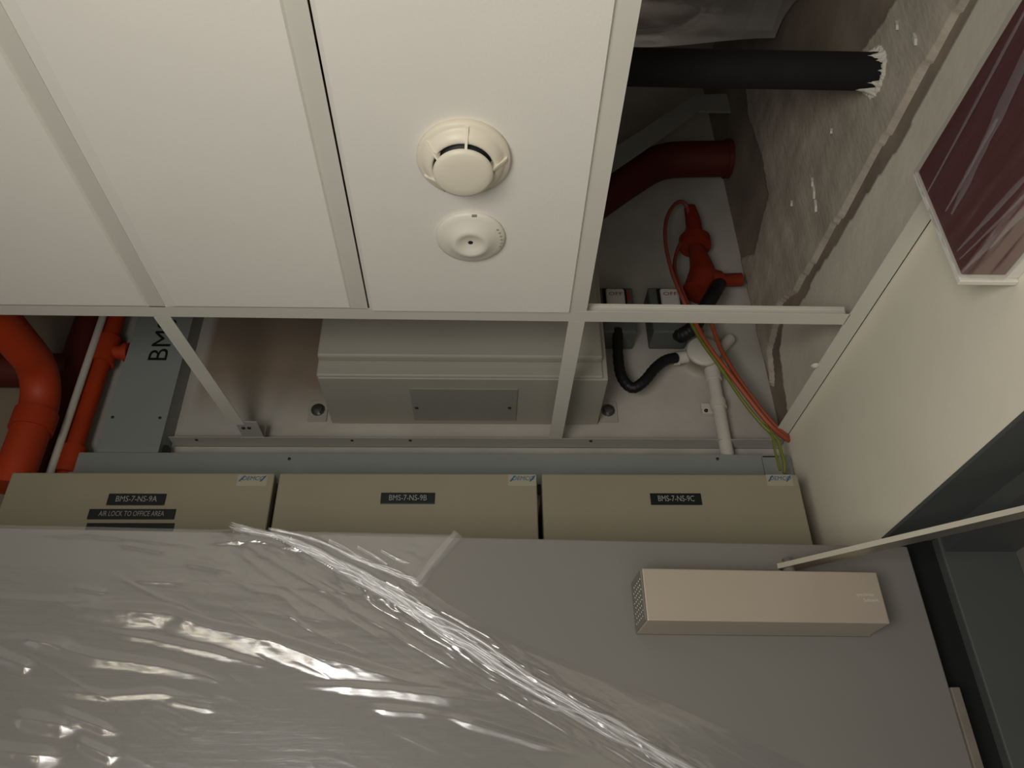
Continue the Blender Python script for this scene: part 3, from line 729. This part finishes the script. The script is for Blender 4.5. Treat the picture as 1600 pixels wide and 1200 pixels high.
tag(bands.build('crease_highlight', 'film_band', t), 'hazy ribbons painted as light streaks on the film creases', kind='stuff')

# ================================================================== DOOR LEAF, opened back against the wall
HX, HY = 0.560, 0.982; TH = math.atan2(0.062, 1.15)
ZD = 0.381
door = thing('door_1', (HX, HY, -1.58), 'open grey door leaf under the enclosures, half covered with plastic film', kind='structure', rz=TH)
DM = ROOTM[door.name]
EX = Vector((math.cos(TH), math.sin(TH), 0)); EN = Vector((math.sin(TH), -math.cos(TH), 0)); HP = Vector((HX, HY, 0))
def dl(u, v, d=0.0):          # pixel -> (along leaf, z) on the plane d in front of the leaf
    r = ray(u, v); k = ((HP + EN * d).dot(EN)) / (r.dot(EN)); p = r * k
    return ((p - HP).dot(EX), p.z)
def dw(s, z, d=0.0): return HP + EX * s + EN * d + Vector((0, 0, z))
def dbox(mb, s0, s1, d0, d1, z0, z1, bev=0.0):
    q = MB().box(s0, s1, d0, d1, z0, z1, bev)
    mb.add([dw(v.x, v.z, v.y) for v in q.v], q.f); return mb
dbox(MB(), -1.30, 0.0, -0.045, 0.0, -1.58, ZD, 0.002).build('leaf', 'door', door)
hz = dl(1490, 1074)
hg = MB(); dbox(hg, 0.0005, 0.012, -0.02, 0.002, hz[1] - 0.14, hz[1], 0.001)
hg.build('hinge', 'hinge', door)
dbox(MB(), 0.0005, 0.004, -0.04, -0.006, -1.58, ZD - 0.002).build('edge_seal', 'black_trim_shade', door)

# ---- plastic film over the leaf
ns, nt = 620, 330
bound = [dl(-260, 824), dl(0, 824), dl(300, 826), dl(560, 835), dl(660, 838)]   # follows the door top
edge = [dl(712, 838), dl(690, 868), dl(668, 893), dl(655, 912), dl(700, 945), dl(760, 978), dl(850, 1020), dl(1000, 1080), dl(1130, 1139), dl(1260, 1200), dl(1420, 1275)]
rope = [dl(360, 822), dl(430, 838), dl(500, 868), dl(560, 900), dl(640, 946), dl(720, 996), dl(820, 1062), dl(920, 1122), dl(1040, 1190), dl(1200, 1280)]
s0, s1 = -1.30, dl(1420, 1275)[0]; z0 = -0.25
S, T = np.meshgrid(np.linspace(s0, s1, ns), np.linspace(z0, ZD + 0.0015, nt), indexing='ij')
# right-hand limit of the film at each height
ez = np.array([e[1] for e in edge]); es = np.array([e[0] for e in edge]); o_ = np.argsort(ez)
def right_lim(z): return np.interp(z, ez[o_], es[o_])
lim = right_lim(T)
Wp = s0 + (S - s0) * (lim - s0) / (s1 - s0)      # columns slide so that the last one follows the free edge
S = Wp
# drop the area above the left part of the twisted tail: between rope start and knot the film thins out
def seg_dist(pts, S, T):
    best = np.full(S.shape, 9.0)
    for (a, b) in zip(pts[:-1], pts[1:]):
        ax, ay = a; bx, by = b; dx, dy = bx - ax, by - ay; L2 = dx * dx + dy * dy
        k = np.clip(((S - ax) * dx + (T - ay) * dy) / L2, 0, 1)
        best = np.minimum(best, np.hypot(S - ax - k * dx, T - ay - k * dy))
    return best
dr = seg_dist(rope, S, T)
wa_ = 0.03 * (fbm(S * 2.0, T * 3.0, 2, 3) - .5)
def along(deg, k=1.0):
    c, d = math.cos(math.radians(deg)), math.sin(math.radians(deg)); t_ = T + wa_ * k
    return S * c + t_ * d, -S * d + t_ * c
Aa, Bb = along(-13)
h = 0.0015 + 0.0030 * fbm(Aa * 1.8, Bb * 9, 2, 11)
msk = np.clip((fbm(Aa * 4.0, Bb * 9, 2, 17) - 0.30) * 4.0, 0.08, 1)
h = h + 0.0026 * msk * ridge(Aa * 3.4, Bb * 20, 2, 41) ** 3
A3, B3 = along(-8)
h = h + 0.0013 * msk * ridge(A3 * 7, B3 * 42, 2, 51) ** 3
A4, B4 = along(-24)
h = h + 0.0016 * np.clip((fbm(A4 * 5, B4 * 12, 2, 27) - .38) * 6, 0, 1) * ridge(A4 * 9, B4 * 46, 2, 57) ** 4
# fine straight stretch lines crossing the sheet towards the lower right
A2, B2 = along(13, 0.3)
h = h + 0.0008 * ridge(A2 * 1.6, B2 * 30, 2, 61) ** 3 * np.clip((S + 0.75) * 2.5, 0, 1)
# larger folds hanging in the sheet: (crest line, width of the lower facet, slope)
FOLDS = [([(40, 945), (120, 952), (200, 955), (260, 960), (330, 984), (420, 1003), (520, 1034), (620, 1062), (740, 1088)], 0.022, 0.25),
         ([(150, 985), (240, 1000), (330, 1020), (430, 1045)], 0.007, 0.25),
         ([(-20, 998), (60, 1004), (150, 1027), (250, 1042), (360, 1068)], 0.012, 0.25), ([(50, 1001), (105, 1006)], 0.007, 0.25),
         ([(70, 1078), (160, 1088), (250, 1083), (330, 1096)], 0.009, 0.24), ([(270, 1098), (330, 1108)], 0.005, 0.24),
         ([(95, 1112), (135, 1128), (180, 1145)], 0.010, 0.26), ([(30, 1120), (90, 1130), (115, 1138)], 0.016, 0.25), ([(130, 1162), (175, 1182)], 0.010, 0.25), ([(-20, 1172), (90, 1182)], 0.02, 0.25),
         ([(0, 1024), (45, 1042)], 0.012, 0.25), ([(60, 838), (140, 836), (230, 846), (310, 856)], 0.006, 0.27), ([(195, 853), (255, 862)], 0.005, 0.27), ([(300, 882), (345, 892)], 0.006, 0.26),
         ([(218, 908), (288, 912)], 0.005, 0.26), ([(128, 921), (160, 926)], 0.004, 0.26), ([(-10, 934), (70, 940), (190, 938)], 0.006, 0.26),
         ([(480, 1072), (600, 1078), (700, 1090), (800, 1102)], 0.010, 0.27), ([(420, 850), (480, 862)], 0.005, 0.28), ([(590, 1108), (680, 1118)], 0.006, 0.27),
         ([(330, 850), (400, 846), (440, 850)], 0.005, 0.28), ([(700, 1120), (800, 1150), (900, 1180)], 0.008, 0.28)]
for fi, (pl, fw, fs_) in enumerate(FOLDS):
    q = [dl(u, v) for u, v in pl]; qs = np.array([a for a, b in q]); qz = np.array([b for a, b in q])
    zc_l = np.interp(S, qs, qz) + 0.0035 * (fbm(S * 24, S * 0 + fi * 3.7, 3, 100 + fi) - .5)
    L_ = qs[-1] - qs[0]
    env = np.clip((S - qs[0] + 0.01) / (0.25 * L_), 0, 1) * np.clip((qs[-1] + 0.01 - S) / (0.35 * L_), 0, 1)
    fw_ = fw * (0.35 + 0.65 * env) * (0.7 + 0.6 * fbm(S * 16, T * 6 + fi, 2, 130 + fi))
    dzz = T - zc_l
    prof_ = np.where(dzz <= 0, np.clip(1 + dzz / fw_, 0, 1), np.clip(1 - dzz / (0.35 * fw_ + 0.004), 0, 1))
    prof_ = prof_ * prof_ * (3 - 2 * prof_) * 0.4 + prof_ * 0.6
    h = h + np.minimum(env, 1) * fs_ * fw_ * prof_ * (0.82 + 0.36 * fbm(S * 60 + T * 20, T * 130 + fi, 2, 160 + fi))
# creases gathering into the bunched fold
rw = 0.016 + 0.010 * fbm(S * 9, T * 9, 2, 71)
h = h + 0.0042 * np.exp(-(dr / rw) ** 2) * (0.3 + 1.1 * ridge(S * 40 + T * 22, T * 90 + S * 44, 2, 81) ** 2)
h = h + 0.0022 * np.exp(-(dr / 0.05) ** 2) * ridge(S * 10 + T * 6, T * 46 + S * 26, 2, 83) ** 3
# second sheet layer between the rope and the free edge, pulled tight
fade = np.clip((lim - S) / 0.02, 0, 1)
h = 0.0012 + (h - 0.0012) * (0.25 + 0.75 * fade)
vs = []
for i in range(ns):
    for j in range(nt):
        vs.append(dw(Wp[i, j], T[i, j], 0.0012 + h[i, j]))
fs = [(i * nt + j, (i + 1) * nt + j, (i + 1) * nt + j + 1, i * nt + j + 1) for i in range(ns - 1) for j in range(nt - 1)]
film = thing('plastic_film', tuple(dw(-0.8, -0.25)), 'clear wrinkled plastic film stretched over the left and lower part of the grey door', 'film')
sheet = MB().add(vs, fs, True)
# fold back over the top of the leaf
base = len(sheet.v); top = []
for i in range(ns):
    s_ = Wp[i, nt - 1]
    for k, (d, dz) in enumerate(((0.0, 0.003), (-0.02, 0.0035), (-0.046, 0.003), (-0.047, -0.02))):
        top.append(dw(s_, ZD + dz + 0.0012 * float(fbm(np.array(s_ * 30), np.array(k * 1.7), 2, 91)), d))
sheet.v += top
for i in range(ns - 1):
    sheet.f.append([i * nt + nt - 1, (i + 1) * nt + nt - 1, base + (i + 1) * 4, base + i * 4]); sheet.sm.append(True)
    for k in range(3):
        sheet.f.append([base + i * 4 + k, base + (i + 1) * 4 + k, base + (i + 1) * 4 + k + 1, base + i * 4 + k + 1]); sheet.sm.append(True)
sheet.build('sheet', 'film', film)
# bunched strands along the rope and the twisted tail up to the door top
def strand(name, pts, wdt, m, seed, lift=0.004, flat=0.5):
    P = [Vector((a, b, 0)) for a, b in pts]; P = smooth_path(P, 14); n = len(P); mb = MB(); vs = []
    nc = 9
    for i, p in enumerate(P):
        tg = (P[min(i + 1, n - 1)] - P[max(i - 1, 0)]).normalized(); nn = Vector((-tg.y, tg.x, 0))
        ww = wdt * (0.75 + 0.7 * float(fbm(np.array(i * 0.11), np.array(seed * 1.3), 2, seed)))
        for k in range(nc):
            c = (k / (nc - 1) - .5) * 2
            hh = lift * (1 - c * c) + 0.0042 * float(ridge(np.array(i * 0.06 + k * .35), np.array(k * 0.9 + i * .02), 2, seed)) * flat
            q = p + nn * (c * ww); vs.append(dw(q.x, q.y, 0.0025 + hh))
    fs = [(i * nc + k, i * nc + k + 1, (i + 1) * nc + k + 1, (i + 1) * nc + k) for i in range(n - 1) for k in range(nc - 1)]
    return mb.add(vs, fs, True).build(name, m, film)
def ropes(name, pts, spread, count, m, seed, wmin=0.0012, wmax=0.0035):
    """several crumpled ribbons wandering along one line: a gathered fold of film"""
    P = smooth_path([Vector((a, b, 0)) for a, b in pts], 26); n = len(P); mb = MB()
    for c in range(count):
        ph = c * 7.3 + seed; i0 = 0 if c < 3 else int(n * 0.5 * vnoise(ph, 1.7, seed)); i1 = n if c < 3 else min(n, i0 + int(n * (0.25 + 0.5 * vnoise(ph, 9.1, seed))))
        vs = []; nc = 5; k_ = 0
        for i in range(i0, i1):
            p = P[i]; tg = (P[min(i + 1, n - 1)] - P[max(i - 1, 0)]).normalized(); nn = Vector((-tg.y, tg.x, 0))
            off = spread * 2.4 * (float(fbm(np.array(i * 0.022 + ph), np.array(ph), 3, seed)) - 0.45) * min(1, 0.35 + i / n * 1.2)
            en = min(1, (i - i0) / 8, (i1 - 1 - i) / 8) if c >= 3 else min(1, (i - i0) / 10 + 0.1)
            ww = (wmin + (wmax - wmin) * float(vnoise(i * 0.10, ph, seed + 2))) * max(0.06, en)
            for k in range(nc):
                q = p + nn * (off + (k / (nc - 1) - .5) * 2 * ww); hh = (1 - (2 * k / (nc - 1) - 1) ** 2) * ww * 0.9 + 0.0012 * float(ridge(np.array(i * 0.16), np.array(k * .8 + ph), 2, seed + 5))
                vs.append(dw(q.x, q.y, 0.0035 + hh + 0.0022 * float(vnoise(i * 0.05, ph + 3, seed))))
            k_ += 1
        if k_ > 3: mb.add(vs, [(i * nc + k, i * nc + k + 1, (i + 1) * nc + k + 1, (i + 1) * nc + k) for i in range(k_ - 1) for k in range(nc - 1)], True)
    return tag(mb.build(name, m, film), kind='stuff')
tag(ropes('bunched_fold', rope, 0.016, 18, 'film_dense', 5, 0.0010, 0.0036), 'thick bunched fold of film running diagonally')
upper = [dl(420, 829), dl(480, 842), dl(540, 866), dl(590, 887), dl(630, 902), dl(655, 910)]
ropes('gathered_edge', upper, 0.006, 7, 'film_dense', 15, 0.0008, 0.0024)
strand('twisted_tail', [dl(640, 903), dl(655, 911), dl(668, 893), dl(690, 865), dl(716, 836)], 0.0065, 'film_tail', 8, 0.0022)
strand('loose_crease', [dl(515, 846), dl(540, 858), dl(566, 874)], 0.0028, 'film_dense', 9, 0.003)
strand('loose_crease', [dl(560, 856), dl(585, 870), dl(606, 884)], 0.0026, 'film_dense', 12, 0.003)
strand('loose_crease', [dl(596, 862), dl(622, 876), dl(640, 882)], 0.0024, 'film_dense', 13, 0.003)

# ------------------------------------------------------------------ door closer with its arm
t = thing('door_closer', tuple(dw(-0.232, 0.262, 0.028)), 'silver-grey box door closer on the grey door, arm reaching to the frame', 'door closer', rz=TH)
c0, c1 = -0.379, -0.085; zb, zt_ = 0.262, 0.3245; dd = 0.055
bm_ = MB(); dbox(bm_, c0 + 0.0022, c1, 0.0012, dd, zb, zt_, 0.0015); bm_.build('body', 'closer', t)
bk = MB(); dbox(bk, c0 + 0.001, c1 + 0.001, 0.0002, 0.004, zb - 0.0012, zt_ + 0.001, 0.0004); bk.build('mounting_plate', 'closer_cap', t)
ec = MB(); dbox(ec, c0, c0 + 0.0018, 0.002, dd - 0.001, zb + 0.001, zt_ - 0.001, 0.0005); ec = ec.build('end_cap', 'closer_cap', t)
dots = MB()
for i in range(8):
    for j in range(5):
        q = MB().lathe([(0.0001, 0.0006), (0.0011, 0.0004), (0.0013, 0)], (0, 0, 0), axis=(-1, 0, 0), n=6)
        s_, d_, z_ = c0, 0.012 + j * 0.008 + (0.004 if i % 2 else 0), zb + 0.008 + i * 0.0062
        dots.add([dw(s_ + v.x, z_ + v.z, d_ + v.y) for v in q.v], q.f)
tag(dots.build('vent_dots', 'arm', ec), kind='stuff')
lp = dl(1352, 929, dd + 0.0003); lp2 = dl(1362, 938, dd + 0.0003)
text('lettering', 'ipectmar', 'lettergrey', t, 0.0042, dw(lp[0], lp[1], dd + 0.0003), EX, (0, 0, 1), 1.05)
text('lettering', 'Subterk', 'lettergrey', t, 0.0042, dw(lp2[0] - 0.001, lp2[1], dd + 0.0003), EX, (0, 0, 1), 1.0)
sw = dl(1033, 888, dd - 0.02)
sc_ = MB(); q = MB().lathe([(0.002, 0), (0.002, 0.0025), (0.0001, 0.003)], (0, 0, 0), n=10)
sc_.add([dw(sw[0] + v.x, zt_ + v.z, dd - 0.015 + v.y) for v in q.v], q.f).build('screw', 'arm', t)
# spindle and arm
sp = dw(dl(1232, 886, 0.03)[0], zt_, 0.030)
MB().lathe([(0.008, -0.002), (0.008, 0.010), (0.006, 0.012), (0.006, 0.024), (0.0001, 0.024)], sp, n=18).build('spindle', 'closer_cap', t)
a = sp + Vector((0, 0, 0.011)); b = pz(1606, 797, a.z + 0.004)
dirv = (b - a); dirv.z = 0; dn = dirv.normalized(); sn = Vector((-dn.y, dn.x, 0))
ar = MB(); e2 = a + dn * (dirv.length + 0.12); s_ = a - dn * 0.010
W2 = 0.0105; th_ = 0.0065
ar.prism([s_ - sn * W2, s_ + sn * W2, s_ + sn * W2 + Vector((0, 0, th_)), s_ - sn * W2 + Vector((0, 0, th_))], e2 - s_)
arm = ar.build('arm', 'arm', t)
br = MB(); br.box(XR - 0.004, XR + 0.02, e2.y - 0.12, e2.y + 0.02, ZH - 0.06, ZH - 0.031, 0.002)

# ------------------------------------------------------------------ tidy: parents' children stay where they were built
bpy.context.view_layer.update()
